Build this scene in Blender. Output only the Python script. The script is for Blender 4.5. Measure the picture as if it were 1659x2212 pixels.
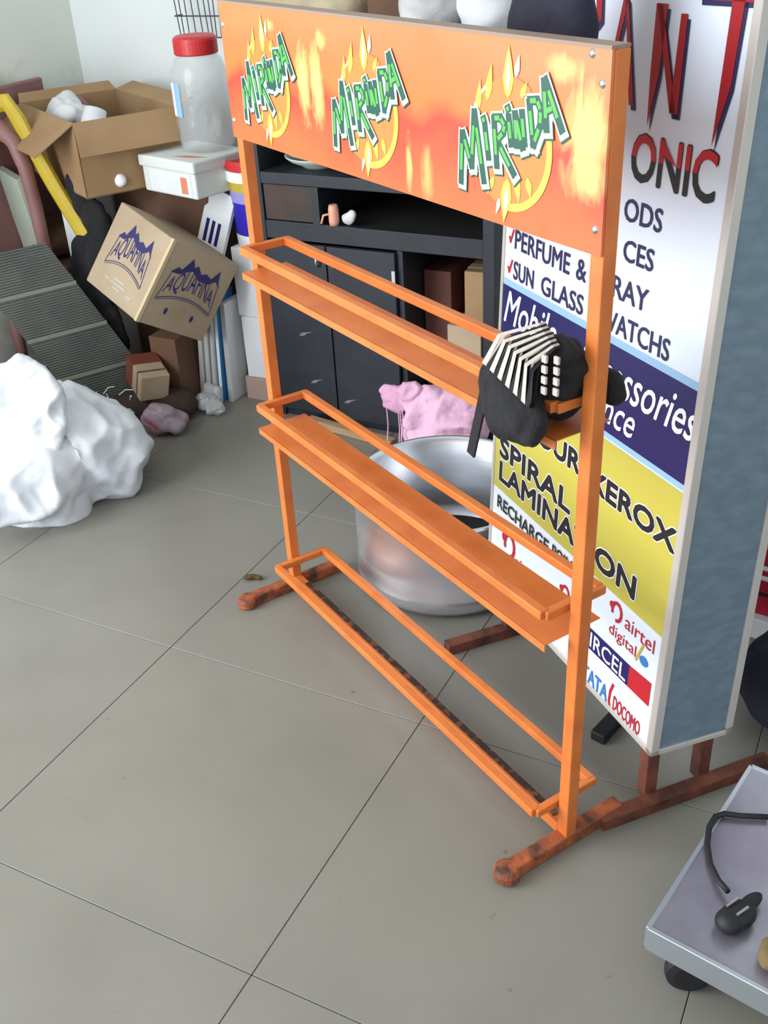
import bpy, bmesh, math, random
from mathutils import Vector, Matrix, noise
random.seed(7)
for o in list(bpy.data.objects): bpy.data.objects.remove(o, do_unlink=True)
C = bpy.context.scene.collection
S = bpy.context.scene
R = math.radians
# ------------------------------------------------------------------ camera, world, light, exposure
cam = bpy.data.cameras.new('camera'); cam.sensor_fit = 'VERTICAL'; cam.sensor_height = 24.0
cam.lens = 2250.29 / 2212 * 24.0; cam.clip_start = 0.02
co = bpy.data.objects.new('camera', cam); C.objects.link(co)
co.location = (1.678, -2.451, 1.405); co.rotation_euler = (1.0261, 0.0515, 0.4670); S.camera = co
w = bpy.data.worlds.new('world'); S.world = w; w.use_nodes = True
w.node_tree.nodes['Background'].inputs[0].default_value = (0.86, 0.94, 1.0, 1)
w.node_tree.nodes['Background'].inputs[1].default_value = 0.7
def area(name, loc, target, sx, sy, power, col):
    l = bpy.data.lights.new(name, 'AREA'); l.shape = 'RECTANGLE'; l.size = sx; l.size_y = sy; l.energy = power; l.color = col
    o = bpy.data.objects.new(name, l); C.objects.link(o); o.location = loc
    o.rotation_euler = (Vector(target) - Vector(loc)).to_track_quat('-Z', 'Y').to_euler(); return o
# daylight through the wide open shop front on the left, beyond the end of the left wall
area('shopfront_daylight', (-1.2, -2.75, 1.45), (0.5, -0.5, 0.8), 2.0, 2.3, 92, (0.93, 0.97, 1.0))
# daylight from the open street side behind the photographer
area('street_daylight', (0.4, -4.4, 1.5), (0.6, 0.0, 0.9), 3.2, 2.2, 15, (0.95, 0.98, 1.0))
S.view_settings.view_transform = 'Standard'; S.view_settings.look = 'None'; S.view_settings.gamma = 1
S.view_settings.use_curve_mapping = False; S.view_settings.exposure = 0.6

# ------------------------------------------------------------------ materials
def lin(c):
    return tuple(((v/255)/12.92 if v/255 <= 0.04045 else ((v/255+0.055)/1.055)**2.4) for v in c)
MATS = {}
def M(name, col, rough=0.6, metal=0.0, col2=None, nscale=8.0, lo=0.4, hi=0.65, bump=0.0, bscale=60.0, trans=0.0, stretch=None, spec=0.5, alpha=1.0):
    m = bpy.data.materials.new(name); m.use_nodes = True; nt = m.node_tree; b = nt.nodes['Principled BSDF']
    b.inputs['Base Color'].default_value = lin(col) + (1,); b.inputs['Roughness'].default_value = rough
    b.inputs['Metallic'].default_value = metal; b.inputs['Transmission Weight'].default_value = trans
    b.inputs['Specular IOR Level'].default_value = spec; b.inputs['Alpha'].default_value = alpha
    tc = nt.nodes.new('ShaderNodeTexCoord'); vec = tc.outputs['Object']
    if stretch:
        mp = nt.nodes.new('ShaderNodeMapping'); mp.inputs['Scale'].default_value = stretch
        nt.links.new(vec, mp.inputs['Vector']); vec = mp.outputs['Vector']
    if col2:
        n = nt.nodes.new('ShaderNodeTexNoise'); n.inputs['Scale'].default_value = nscale; n.inputs['Detail'].default_value = 6
        nt.links.new(vec, n.inputs['Vector'])
        r = nt.nodes.new('ShaderNodeValToRGB'); r.color_ramp.elements[0].position = lo; r.color_ramp.elements[1].position = hi
        r.color_ramp.elements[0].color = lin(col) + (1,); r.color_ramp.elements[1].color = lin(col2) + (1,)
        nt.links.new(n.outputs['Fac'], r.inputs['Fac']); nt.links.new(r.outputs['Color'], b.inputs['Base Color'])
    if bump:
        n2 = nt.nodes.new('ShaderNodeTexNoise'); n2.inputs['Scale'].default_value = bscale; n2.inputs['Detail'].default_value = 4
        nt.links.new(vec, n2.inputs['Vector'])
        bp = nt.nodes.new('ShaderNodeBump'); bp.inputs['Strength'].default_value = bump; bp.inputs['Distance'].default_value = 0.01
        nt.links.new(n2.outputs['Fac'], bp.inputs['Height']); nt.links.new(bp.outputs['Normal'], b.inputs['Normal'])
    MATS[name] = m; return m
ORANGE = M('orange_paint', (216, 120, 54), 0.45, col2=(204, 107, 45), nscale=14, bump=0.05, bscale=90)
RUSTY = M('orange_paint_rusted', (176, 92, 50), 0.7, col2=(74, 50, 40), nscale=34, lo=0.38, hi=0.68, bump=0.3, bscale=70)
RUST = M('red_oxide_iron', (120, 66, 48), 0.7, col2=(70, 40, 34), nscale=20, bump=0.25, bscale=60)
SCREW = M('screw_steel', (190, 190, 190), 0.35, 0.9)
WHITEP = M('sign_white', (220, 230, 244), 0.35)
SIGNFRAME = M('cream_aluminium', (196, 190, 184), 0.45, 0.25)
GALV = M('galvanised_sheet', (108, 126, 142), 0.5, 0.25, col2=(120, 138, 152), nscale=26, bump=0.06, bscale=30, stretch=(1, 1, 2.2))
NAVY = M('print_navy', (27, 25, 92), 0.35)
SKYB = M('print_light_blue', (150, 190, 225), 0.35)
YELLOW = M('print_yellow', (190, 180, 76), 0.35)
PBLACK = M('print_black', (24, 24, 28), 0.4)
PWHITE = M('print_white', (244, 246, 250), 0.4)
PRED = M('print_red', (186, 28, 42), 0.4)
PDRED = M('print_dark_red', (160, 26, 34), 0.4)
PBLUE = M('print_blue', (50, 120, 190), 0.4)
PDKBL = M('print_ink', (40, 40, 84), 0.4)
GREEN_D = M('logo_dark_green', (26, 82, 66), 0.4)
GREEN_L = M('logo_green', (84, 168, 74), 0.4)
SILVER = M('logo_silver', (196, 222, 220), 0.4)
LYEL = M('logo_yellow', (242, 186, 76), 0.4)
LPALE = M('logo_pale', (250, 224, 196), 0.4)
LORG = M('logo_amber', (230, 128, 60), 0.4)
CARD = M('kraft_cardboard', (168, 136, 100), 0.85, col2=(152, 120, 86), nscale=5, bump=0.06, bscale=120)
CARD_L = M('pale_cardboard', (180, 160, 134), 0.85, col2=(168, 147, 121), nscale=6, bump=0.06, bscale=120)
CARD_D = M('old_brown_cardboard', (112, 82, 62), 0.9, col2=(92, 66, 52), nscale=6)
TAPE = M('parcel_tape', (206, 184, 150), 0.4)
WALLM = M('whitewashed_wall', (236, 241, 240), 0.8, col2=(228, 235, 236), nscale=2, bump=0.05, bscale=25)
WALLST = M('stained_wall', (236, 238, 231), 0.85, col2=(176, 180, 152), nscale=3.6, lo=0.5, hi=0.72, bump=0.12, bscale=18)
CEILM = M('ceiling_paint', (225, 225, 222), 0.9)
LAM = M('dark_blue_laminate', (33, 38, 47), 0.55, col2=(26, 30, 38), nscale=9, bump=0.06, bscale=60)
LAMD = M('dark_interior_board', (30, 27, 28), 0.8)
BROWNI = M('reddish_brown_board', (104, 58, 50), 0.7, col2=(84, 48, 40), nscale=5, stretch=(1, 1, .25))
BROWND = M('brown_drawer_front', (66, 46, 38), 0.6, col2=(48, 38, 32), nscale=9)
ALU = M('aluminium_pot_metal', (226, 228, 234), 0.29, 0.85, col2=(212, 214, 222), nscale=3, bump=0.03, bscale=8, stretch=(1, 1, 6))
BLACKC = M('black_cloth', (24, 23, 26), 0.9, col2=(32, 31, 35), nscale=30, bump=0.3, bscale=120)
NAVYC = M('navy_cloth', (26, 28, 44), 0.85, col2=(34, 37, 56), nscale=8, bump=0.2, bscale=80)
STRIPEW = M('cream_stripe_cloth', (188, 180, 172), 0.9, bump=0.2, bscale=150)
SACK = M('white_woven_sack', (232, 236, 242), 0.5, col2=(212, 217, 226), nscale=7, bump=0.06, bscale=60)
PINKC = M('pink_cloth', (222, 178, 204), 0.85, col2=(204, 152, 182), nscale=7, bump=0.3, bscale=60)
RIBBED = M('ribbed_grey_rubber', (100, 103, 97), 0.7, col2=(88, 91, 87), nscale=10)
RIBEDGE = M('ribbed_pale_edge', (126, 128, 116), 0.7)
YPLAST = M('yellow_plastic', (206, 180, 52), 0.55, col2=(190, 160, 44), nscale=6, bump=0.1, bscale=20)
CHAIRP = M('mauve_plastic', (150, 108, 108), 0.5, col2=(134, 92, 90), nscale=5)
CLEAR = M('clear_plastic', (226, 230, 230), 0.14, spec=0.7, bump=0.7, bscale=22, alpha=0.2)
FILM = M('clear_film', (220, 222, 222), 0.2, bump=0.3, bscale=40, alpha=0.5)
REDP = M('red_plastic', (196, 44, 48), 0.4)
FOAM = M('white_foam', (214, 218, 214), 0.8, bump=0.1, bscale=80)
PAPER = M('white_paper', (228, 230, 232), 0.75, col2=(216, 219, 224), nscale=6)
PAPERG = M('grey_paper', (186, 184, 182), 0.8, col2=(172, 168, 166), nscale=8)
ORSTK = M('orange_sticker', (216, 128, 100), 0.6)
BLUEP = M('bucket_blue', (44, 36, 170), 0.4)
LILAC = M('bucket_lilac', (150, 146, 206), 0.4)
GOLD = M('bucket_gold', (190, 166, 60), 0.45)
BUCKW = M('bucket_white', (236, 238, 240), 0.4)
FOLDB = M('folder_blue', (48, 124, 184), 0.5)
TANB = M('pinkish_tan_box', (176, 148, 138), 0.85)
STAIN = M('steel_sheet', (168, 166, 178), 0.34, 0.7, col2=(150, 140, 156), nscale=6, bump=0.05, bscale=30)
STEELR = M('steel_rim', (190, 196, 204), 0.3, 0.75)
BLACKR = M('black_rubber', (24, 24, 30), 0.6)
REDCL = M('red_cloth', (184, 22, 52), 0.85, bump=0.2, bscale=100)
WOOD = M('pale_wood', (186, 158, 128), 0.75, col2=(160, 128, 98), nscale=12, stretch=(.2, 3, 3))
LEAF = M('dry_leaf', (92, 70, 28), 0.85, col2=(54, 44, 28), nscale=30)
BEIGE = M('beige_cloth', (178, 166, 138), 0.9, col2=(160, 146, 120), nscale=8, bump=0.3, bscale=40)
GREYBAG = M('grey_white_plastic_bag', (206, 206, 206), 0.5, col2=(176, 174, 176), nscale=7, bump=0.3, bscale=25)
PLATE = M('glazed_ceramic', (196, 204, 192), 0.3)
PINKK = M('pink_ceramic_knob', (222, 160, 136), 0.4)
WIRE = M('grey_wire', (96, 100, 108), 0.45, 0.6)
BROWNR = M('brown_rag', (120, 100, 66), 0.9, bump=0.4, bscale=40)
MIRROR = M('pale_sheet', (176, 184, 170), 0.6, col2=(160, 168, 156), nscale=4)
GROUT = M('grout', (88, 84, 78), 0.9)

def floor_mat():
    m = bpy.data.materials.new('glazed_floor_tile'); m.use_nodes = True; nt = m.node_tree; b = nt.nodes['Principled BSDF']
    g = nt.nodes.new('ShaderNodeNewGeometry')
    def noise_(sc, det):
        n = nt.nodes.new('ShaderNodeTexNoise'); n.inputs['Scale'].default_value = sc; n.inputs['Detail'].default_value = det
        nt.links.new(g.outputs['Position'], n.inputs['Vector']); return n.outputs['Fac']
    r = nt.nodes.new('ShaderNodeValToRGB'); r.color_ramp.elements[0].position = .35; r.color_ramp.elements[1].position = .7
    r.color_ramp.elements[0].color = lin((134, 131, 123)) + (1,); r.color_ramp.elements[1].color = lin((125, 122, 114)) + (1,)
    nt.links.new(noise_(3, 6), r.inputs['Fac'])
    r2 = nt.nodes.new('ShaderNodeValToRGB'); r2.color_ramp.elements[0].position = .73; r2.color_ramp.elements[1].position = .78
    r2.color_ramp.elements[0].color = (0, 0, 0, 1); r2.color_ramp.elements[1].color = (.55, .55, .55, 1)
    nt.links.new(noise_(26, 2), r2.inputs['Fac'])
    mx = nt.nodes.new('ShaderNodeMixRGB'); mx.inputs['Color2'].default_value = lin((90, 78, 66)) + (1,)
    nt.links.new(r2.outputs['Color'], mx.inputs['Fac']); nt.links.new(r.outputs['Color'], mx.inputs['Color1'])
    nt.links.new(mx.outputs['Color'], b.inputs['Base Color']); b.inputs['Roughness'].default_value = 0.42
    b.inputs['Specular IOR Level'].default_value = 0.4
    return m
TILE = floor_mat()

def panel_mat():
    m = bpy.data.materials.new('printed_orange_panel'); m.use_nodes = True; nt = m.node_tree; b = nt.nodes['Principled BSDF']
    N = nt.nodes.new; L = nt.links.new
    tc = N('ShaderNodeTexCoord'); sx = N('ShaderNodeSeparateXYZ'); L(tc.outputs['Object'], sx.inputs[0])
    mr = N('ShaderNodeMapRange'); mr.inputs['From Min'].default_value = 1.016; mr.inputs['From Max'].default_value = 1.24; L(sx.outputs['Z'], mr.inputs['Value'])
    nz = N('ShaderNodeTexNoise'); nz.inputs['Scale'].default_value = 7; nz.inputs['Detail'].default_value = 5; L(tc.outputs['Object'], nz.inputs['Vector'])
    ad = N('ShaderNodeMath'); ad.operation = 'MULTIPLY_ADD'; ad.inputs[1].default_value = 0.7; L(nz.outputs['Fac'], ad.inputs[0]); 
    sb = N('ShaderNodeMath'); sb.operation = 'SUBTRACT'; sb.inputs[1].default_value = 0.35; L(mr.outputs['Result'], sb.inputs[0]); L(sb.outputs[0], ad.inputs[2])
    cr = N('ShaderNodeValToRGB'); e = cr.color_ramp.elements
    e[0].position = 0.0; e[0].color = lin((226, 104, 54)) + (1,); e[1].position = 1.0; e[1].color = lin((220, 126, 76)) + (1,)
    for p, c in ((.22, (220, 88, 50)), (.42, (214, 66, 44)), (.58, (230, 116, 54)), (.78, (226, 116, 64))):
        q = e.new(p); q.color = lin(c) + (1,)
    L(ad.outputs[0], cr.inputs['Fac']); out = cr.outputs['Color']
    mp = N('ShaderNodeMapping'); mp.inputs['Scale'].default_value = (60, 1, 20); mp.inputs['Rotation'].default_value = (0, .5, 0); L(tc.outputs['Object'], mp.inputs['Vector'])
    fn = N('ShaderNodeTexNoise'); fn.inputs['Scale'].default_value = 1.0; fn.inputs['Detail'].default_value = 5; fn.inputs['Distortion'].default_value = 1.2; L(mp.outputs['Vector'], fn.inputs['Vector'])
    for (cx, cz, rx, rz, amt) in ((.915, 1.15, .05, .075, 1.0), (.875, 1.215, .045, .022, .8), (.915, 1.10, .055, .035, .85), (.262, 1.135, .03, .085, 1.0), (.305, 1.135, .03, .085, 1.0),
                                  (.325, 1.205, .025, .02, .8), (.60, 1.05, .02, .06, .55), (.555, 1.06, .012, .05, .7), (.165, 1.215, .02, .014, .7)):
        v = N('ShaderNodeVectorMath'); v.operation = 'SUBTRACT'; v.inputs[1].default_value = (cx, 0, cz); L(tc.outputs['Object'], v.inputs[0])
        v2 = N('ShaderNodeVectorMath'); v2.operation = 'MULTIPLY'; v2.inputs[1].default_value = (1/rx, 0, 1/rz); L(v.outputs[0], v2.inputs[0])
        ln = N('ShaderNodeVectorMath'); ln.operation = 'LENGTH'; L(v2.outputs[0], ln.inputs[0])
        mk = N('ShaderNodeMapRange'); mk.inputs['From Min'].default_value = 1.15; mk.inputs['From Max'].default_value = 0.1; L(ln.outputs['Value'], mk.inputs['Value'])
        s = N('ShaderNodeMath'); s.operation = 'ADD'; L(mk.outputs['Result'], s.inputs[0]); L(fn.outputs['Fac'], s.inputs[1])
        t = N('ShaderNodeMapRange'); t.inputs['From Min'].default_value = 0.80; t.inputs['From Max'].default_value = 1.35; t.inputs['To Max'].default_value = amt; L(s.outputs[0], t.inputs['Value'])
        mu = N('ShaderNodeMath'); mu.operation = 'MULTIPLY'; L(t.outputs['Result'], mu.inputs[0])
        c2 = N('ShaderNodeMapRange'); c2.inputs['From Min'].default_value = 0.0; c2.inputs['From Max'].default_value = 0.25; L(mk.outputs['Result'], c2.inputs['Value']); L(c2.outputs['Result'], mu.inputs[1])
        mx = N('ShaderNodeMixRGB'); mx.inputs['Color2'].default_value = lin((228, 196, 116)) + (1,); L(mu.outputs[0], mx.inputs['Fac']); L(out, mx.inputs['Color1']); out = mx.outputs['Color']
    L(out, b.inputs['Base Color']); b.inputs['Roughness'].default_value = 0.4
    return m
PANEL = panel_mat()

# ------------------------------------------------------------------ mesh helpers
class G:
    def __init__(s): s.v = []; s.f = []; s.m = []; s.mats = []
    def mi(s, m):
        if m not in s.mats: s.mats.append(m)
        return s.mats.index(m)
    def add(s, vs, fs, m, X=None):
        o = len(s.v); i = s.mi(m)
        s.v += [tuple(X @ Vector(q)) if X else tuple(q) for q in vs]
        for f in fs: s.f.append([o + k for k in f]); s.m.append(i)
        return s
    def poly(s, pts, m): return s.add(pts, [list(range(len(pts)))], m)
    def box(s, a, b, m, X=None):
        x0, y0, z0 = a; x1, y1, z1 = b
        vs = [(x0,y0,z0),(x1,y0,z0),(x1,y1,z0),(x0,y1,z0),(x0,y0,z1),(x1,y0,z1),(x1,y1,z1),(x0,y1,z1)]
        return s.add(vs, [[0,3,2,1],[4,5,6,7],[0,1,5,4],[1,2,6,5],[2,3,7,6],[3,0,4,7]], m, X)
    def bar(s, p, q, wd, ht, m, up=(0, 0, 1)):
        p = Vector(p); q = Vector(q); d = (q - p).normalized(); u = Vector(up)
        sd = d.cross(u)
        if sd.length < 1e-4: sd = d.cross(Vector((1, 0, 0)))
        sd.normalize(); u = sd.cross(d)
        X = Matrix((( d.x, sd.x, u.x, p.x), (d.y, sd.y, u.y, p.y), (d.z, sd.z, u.z, p.z), (0, 0, 0, 1)))
        return s.box((0, -wd/2, -ht/2), ((q-p).length, wd/2, ht/2), m, X)
    def tube(s, pts, r, m, n=8, closed=False):
        pts = [Vector(q) for q in pts]; rings = []; k = len(pts); ref = None
        for i, q in enumerate(pts):
            if closed: t = pts[(i+1) % k] - pts[i-1]
            else: t = pts[min(i+1, k-1)] - pts[max(i-1, 0)]
            t.normalize()
            if ref is None:
                ref = Vector((0, 0, 1)) if abs(t.z) < .9 else Vector((1, 0, 0))
            a = (ref - t * ref.dot(t)).normalized(); ref = a; b = t.cross(a)
            rr = r[i] if isinstance(r, (list, tuple)) else r
            rings.append([q + (a*math.cos(2*math.pi*j/n) + b*math.sin(2*math.pi*j/n))*rr for j in range(n)])
        vs = [v for g in rings for v in g]; fs = []
        for i in range(k if closed else k-1):
            i2 = (i+1) % k
            for j in range(n): fs.append([i*n+j, i*n+(j+1) % n, i2*n+(j+1) % n, i2*n+j])
        if not closed: fs += [list(range(n))[::-1], [(k-1)*n+j for j in range(n)]]
        return s.add(vs, fs, m)
    def lathe(s, prof, m, n=48, org=(0, 0, 0)):
        vs = []; fs = []; k = len(prof)
        for j in range(n):
            a = 2*math.pi*j/n
            for (r, z) in prof: vs.append((org[0]+r*math.cos(a), org[1]+r*math.sin(a), org[2]+z))
        for j in range(n):
            j2 = (j+1) % n
            for i in range(k-1):
                q = [j*k+i, j2*k+i, j2*k+i+1, j*k+i+1]
                fs.append(q)
        return s.add(vs, fs, m)
    def strokes(s, pl, wd, m, off, ext=0.0):
        # flat strokes in the XZ plane, facing -Y
        for line in pl:
            for (p, q) in zip(line[:-1], line[1:]):
                off += 1.2e-5
                p = Vector(p); q = Vector(q); d = (q-p).normalized(); nrm = Vector((-d.y, d.x))*wd/2; e = d*(wd*.35+ext)
                a = p-e; b = q+e
                s.poly([(x.x, -off, x.y) for x in (a-nrm, b-nrm, b+nrm, a+nrm)], m)
        return s
    def build(s, name, parent=None, loc=None, rot=None, mat=None, smooth=False, bevel=0.0, seg=2, world=False):
        me = bpy.data.meshes.new(name); me.from_pydata(s.v, [], s.f)
        for m in s.mats: me.materials.append(m)
        for i, p in enumerate(me.polygons): p.material_index = s.m[i]; p.use_smooth = smooth
        me.validate(); me.update()
        bm = bmesh.new(); bm.from_mesh(me); bmesh.ops.remove_doubles(bm, verts=bm.verts, dist=1e-6) if smooth else None
        if not getattr(s, 'flat', False): bmesh.ops.recalc_face_normals(bm, faces=bm.faces)
        bm.to_mesh(me); bm.free()
        o = bpy.data.objects.new(name, me); C.objects.link(o)
        if mat is not None: o.matrix_local = mat
        else:
            if loc is not None: o.location = loc
            if rot is not None: o.rotation_euler = rot
        if parent: o.parent = parent
        if bevel:
            bv = o.modifiers.new('bevel', 'BEVEL'); bv.width = bevel; bv.segments = seg; bv.limit_method = 'ANGLE'
        return o
def tag(o, label, cat, group=None, kind=None):
    o['label'] = label
    if cat: o['category'] = cat
    if group: o['group'] = group
    if kind: o['kind'] = kind
    return o
def thing(name, label, cat, loc=(0, 0, 0), rz=0.0, group=None):
    o = bpy.data.objects.new(name, None); C.objects.link(o); o.location = loc; o.rotation_euler = (0, 0, rz); o.empty_display_size = .05
    return tag(o, label, cat, group)
def structure(o): o['kind'] = 'structure'; return o
TXT = {}
def text_geo(s, offset=0.0, shear=0.0):
    key = (s, offset, shear)
    if key in TXT: return TXT[key]
    c = bpy.data.curves.new('t', 'FONT'); c.body = s; c.offset = offset; c.shear = shear; c.resolution_u = 3
    o = bpy.data.objects.new('t', c); C.objects.link(o)
    dg = bpy.context.evaluated_depsgraph_get(); dg.update()
    me = bpy.data.meshes.new_from_object(o.evaluated_get(dg))
    vs = [tuple(v.co) for v in me.vertices]; fs = [list(p.vertices) for p in me.polygons]
    bpy.data.objects.remove(o, do_unlink=True); bpy.data.curves.remove(c); bpy.data.meshes.remove(me)
    TXT[key] = (vs, fs); return vs, fs
def text(g, s, x0, x1, z0, z1, m, off, offset=0.0, shear=0.0, warp=None, base=None):
    """flat lettering in the XZ plane, facing -Y; fitted into the given rectangle"""
    vs, fs = text_geo(s, 0.0, shear); fat = offset*(z1-z0)/.7
    ax = min(v[0] for v in vs); bx = max(v[0] for v in vs); az = min(v[1] for v in vs); bz = max(v[1] for v in vs)
    sh = [(0, 0)] + ([(math.cos(i*math.pi/4), math.sin(i*math.pi/4)) for i in range(8)] if fat else [])
    for (dx, dz) in sh:                      # weight comes from copies nudged by the stroke's extra width
        out = []; off += 1.2e-5
        for v in vs:
            x = x0 + (v[0]-ax)/(bx-ax)*(x1-x0); z = z0 + (v[1]-az)/(bz-az)*(z1-z0)
            if warp: x, z = warp(x, z)
            out.append((x + dx*fat, -off, z + dz*fat))
        g.add(out, fs, m)
def outlined(g, s, x0, x1, z0, z1, m, mo, off, fat, ofat):
    text(g, s, x0, x1, z0, z1, mo, off, ofat, base=(fat,)); text(g, s, x0, x1, z0, z1, m, off+.0004, fat)
def blob(name, ells, m, voxel=.012, amp=.01, freq=9.0, parent=None, seed=0.0, ridge=0.0, smooth_it=2, flatten=None, crum=0.0, cf=1.0):
    """one lumpy soft body grown from a union of ellipsoids: (centre, radii, euler)"""
    bm = bmesh.new()
    for e in ells:
        c, r = e[0], e[1]; eu = e[2] if len(e) > 2 else (0, 0, 0)
        from mathutils import Euler
        X = Matrix.Translation(c) @ Euler(eu).to_matrix().to_4x4() @ Matrix.Diagonal((r[0], r[1], r[2], 1))
        bmesh.ops.create_icosphere(bm, subdivisions=3, radius=1.0, matrix=X)
    me = bpy.data.meshes.new(name); bm.to_mesh(me); bm.free()
    o = bpy.data.objects.new(name, me); C.objects.link(o)
    md = o.modifiers.new('r', 'REMESH'); md.mode = 'VOXEL'; md.voxel_size = voxel
    sm = o.modifiers.new('s', 'SMOOTH'); sm.iterations = smooth_it; sm.factor = .5
    dg = bpy.context.evaluated_depsgraph_get(); dg.update()
    me2 = bpy.data.meshes.new_from_object(o.evaluated_get(dg)); o.modifiers.clear(); o.data = me2; me2.name = name; bpy.data.meshes.remove(me)
    ns = [v.normal.copy() for v in me2.vertices]; off = Vector((seed, seed*1.7, -seed))
    for v, n in zip(me2.vertices, ns):
        p = v.co*freq + off
        d = noise.noise(p)*amp + noise.noise(p*2.3)*amp*.45
        if ridge: d += -ridge*max(0.0, 1-abs(noise.noise(Vector((p.x*.6, p.y*.6, p.z*.5))))*4.5)
        if crum:
            c_ = p*cf; d -= crum*(abs(noise.noise(c_))*1.7 + abs(noise.noise(c_*2.2+Vector((5, 3, 1))))*.6 + abs(noise.noise(c_*4.4))*.18 - .5)
        v.co = v.co + n*d
        if flatten is not None and v.co.z < flatten: v.co.z = flatten + (v.co.z-flatten)*.05
    for p in me2.polygons: p.use_smooth = True
    me2.materials.clear(); me2.materials.append(m)
    if parent: o.parent = parent
    return o

# ------------------------------------------------------------------ the room
fl = structure(G().box((-1.0, -4.6, -.03), (3.4, .5, -.004), GROUT).build('floor')); fl['label'] = 'grey beige glazed tile floor'
xs = [-1.0] + [-.81 + .6*i for i in range(8)]; xs = [x for x in xs if x < 3.4] + [3.4]
ys = [-4.6] + [-4.093 + .6*i for i in range(8)] + [.5]
cache = {}
for i in range(len(xs)-1):
    for j in range(len(ys)-1):
        wx = round(xs[i+1]-xs[i], 3); wy = round(ys[j+1]-ys[j], 3); gp = .0007
        if (wx, wy) not in cache:
            t = G().box((gp, gp, -.01), (wx-gp, wy-gp, 0), TILE).build('tile', fl, (xs[i], ys[j], 0)); cache[(wx, wy)] = t
            bv = t.modifiers.new('bevel', 'BEVEL'); bv.width = .0008; bv.segments = 1
        else:
            t = cache[(wx, wy)].copy(); C.objects.link(t); t.location = (xs[i], ys[j], 0)
structure(G().box((-1.12, .5, 0), (3.52, .62, 2.9), WALLM).build('wall_back'))
structure(G().box((-1.12, -1.7, 0), (-1.0, .5, 2.9), WALLST).build('wall_left'))
structure(G().box((3.4, -4.6, 0), (3.52, .5, 2.9), WALLM).build('wall_right'))
structure(G().box((-1.12, -4.6, 2.9), (3.52, .62, 3.0), CEILM).build('ceiling'))

# ------------------------------------------------------------------ orange bottle rack
W = 0.9366; HT = 1.24
rack = thing('bottle_rack', 'orange metal bottle rack with three shelves under a printed orange header panel', 'display rack', (.535, -.791, 0), R(-30))
s = .0115; XL = -.008
for x, xt in ((XL, XL), (.929, .9385)):
    G().bar((x, 0, .018), (xt, 0, HT), 2*s*.95, 2*s, ORANGE, (1, 0, 0)).build('post', rack, bevel=.002)
for k, x in enumerate((XL, .929)):
    ft = G().bar((x, -.125, .013), (x, .118, .013), .026, .026, RUSTY).build('foot', rack, bevel=.003)
    G().lathe([(0, -.011), (.018, -.011), (.023, -.006), (.023, .008), (.018, .013), (.008, .015), (0, .015)], RUSTY, 20, (x, -.128, .0115)).build('foot_cap', ft, smooth=False, bevel=.001)
cbx = G().bar((XL+s, 0, .026), (.929-s, 0, .026), .020, .022, ORANGE).build('bottom_crossbar', rack, bevel=.002)
G().bar((XL+s+.04, .003, .0375), (.90, .003, .0375), .013, .0016, M('dark_brown_mottle', (52, 40, 36), .8, col2=(120, 74, 44), nscale=60, lo=.5, hi=.62)).build('dark_top_strip', cbx)  # thin dark strip with brown mottling along the crossbar's top
def shelf(z, yf, yb, tray):
    b = .0155
    x0, x1 = .012, .908
    G().bar((x0, -yf, z), (x1, -yf, z), b, b, ORANGE).build('front_rail', rack, bevel=.002)
    G().bar((x0, yb, z), (x1, yb, z), b, b, ORANGE).build('back_rail', rack, bevel=.002)
    for x in (x0, x1): G().bar((x, -yf, z-.001), (x, yb+b/2, z-.001), b*.9, b*.95, ORANGE).build('end_rail', rack, bevel=.002)
    if tray:
        zt = tray
        t = G()
        ya, yb2 = -yf-.006, yb-.002
        t.box((.008, ya, zt-.0015), (.917, yb2, zt), ORANGE)
        t.box((.008, ya, zt-.014), (.917, ya+.002, zt), ORANGE)
        t.build('shelf_tray', rack, bevel=.0008, seg=1)
shelf(.8157, .041, .053, .772)
shelf(.4855, .047, .060, .4385)
shelf(.0836, .052, .070, None)
pa = G(); pa.box((-.021, -s-.004, 1.016), (W+s, -s, HT), PANEL); panel = pa.build('header_panel', rack)
panel['label'] = 'orange printed header panel with three logos'
G().box((-.021, -s-.005, HT), (W+s, s, HT+.004), M('dull_strip', (150, 126, 110), .6)).build('panel_top_strip', rack)
for (x, z) in ((.936, 1.205), (.936, 1.046), (-.012, 1.205), (-.012, 1.046), (.918, 1.234)):
    sc = G().lathe([(0, .003), (.003, .0026), (.0052, 0)], SCREW, 10)
    sc.build('screw', panel, (x, -s-.004, z), (R(90), 0, 0), smooth=True)
# logos: strokes measured on the print, around the logo's own centre
ST = [[(.6849,1.1203),(.6811,1.0573)],[(.6864,1.1205),(.7047,1.0811)],[(.7047,1.0811),(.7105,1.1493)],[(.7113,1.1494),(.7303,1.0659)],
 [(.7325,1.1353),(.7399,1.0972)],[(.7296,1.1433),(.7309,1.1407)],
 [(.751,1.146),(.7569,1.0896)],[(.751,1.1468),(.7639,1.1485),(.7721,1.1405),(.7695,1.132),(.7572,1.1211)],[(.7572,1.1211),(.7906,1.085)],
 [(.7795,1.1520),(.7850,1.1200)],[(.7775,1.1620),(.7785,1.1600)],[(.7915,1.1570),(.7960,1.1200)],[(.7920,1.1565),(.8070,1.1190)],[(.8045,1.1600),(.8105,1.1240)],
 [(.8178,1.1734),(.8266,1.1254)],[(.8178,1.1746),(.8322,1.1766),(.8389,1.1665),(.8383,1.1493),(.8266,1.1254)],
 [(.8431,1.199),(.8496,1.1461)],[(.8448,1.2007),(.8762,1.1489)],[(.8475,1.166),(.8606,1.1722)]]
LC = (.778, 1.13)
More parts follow.
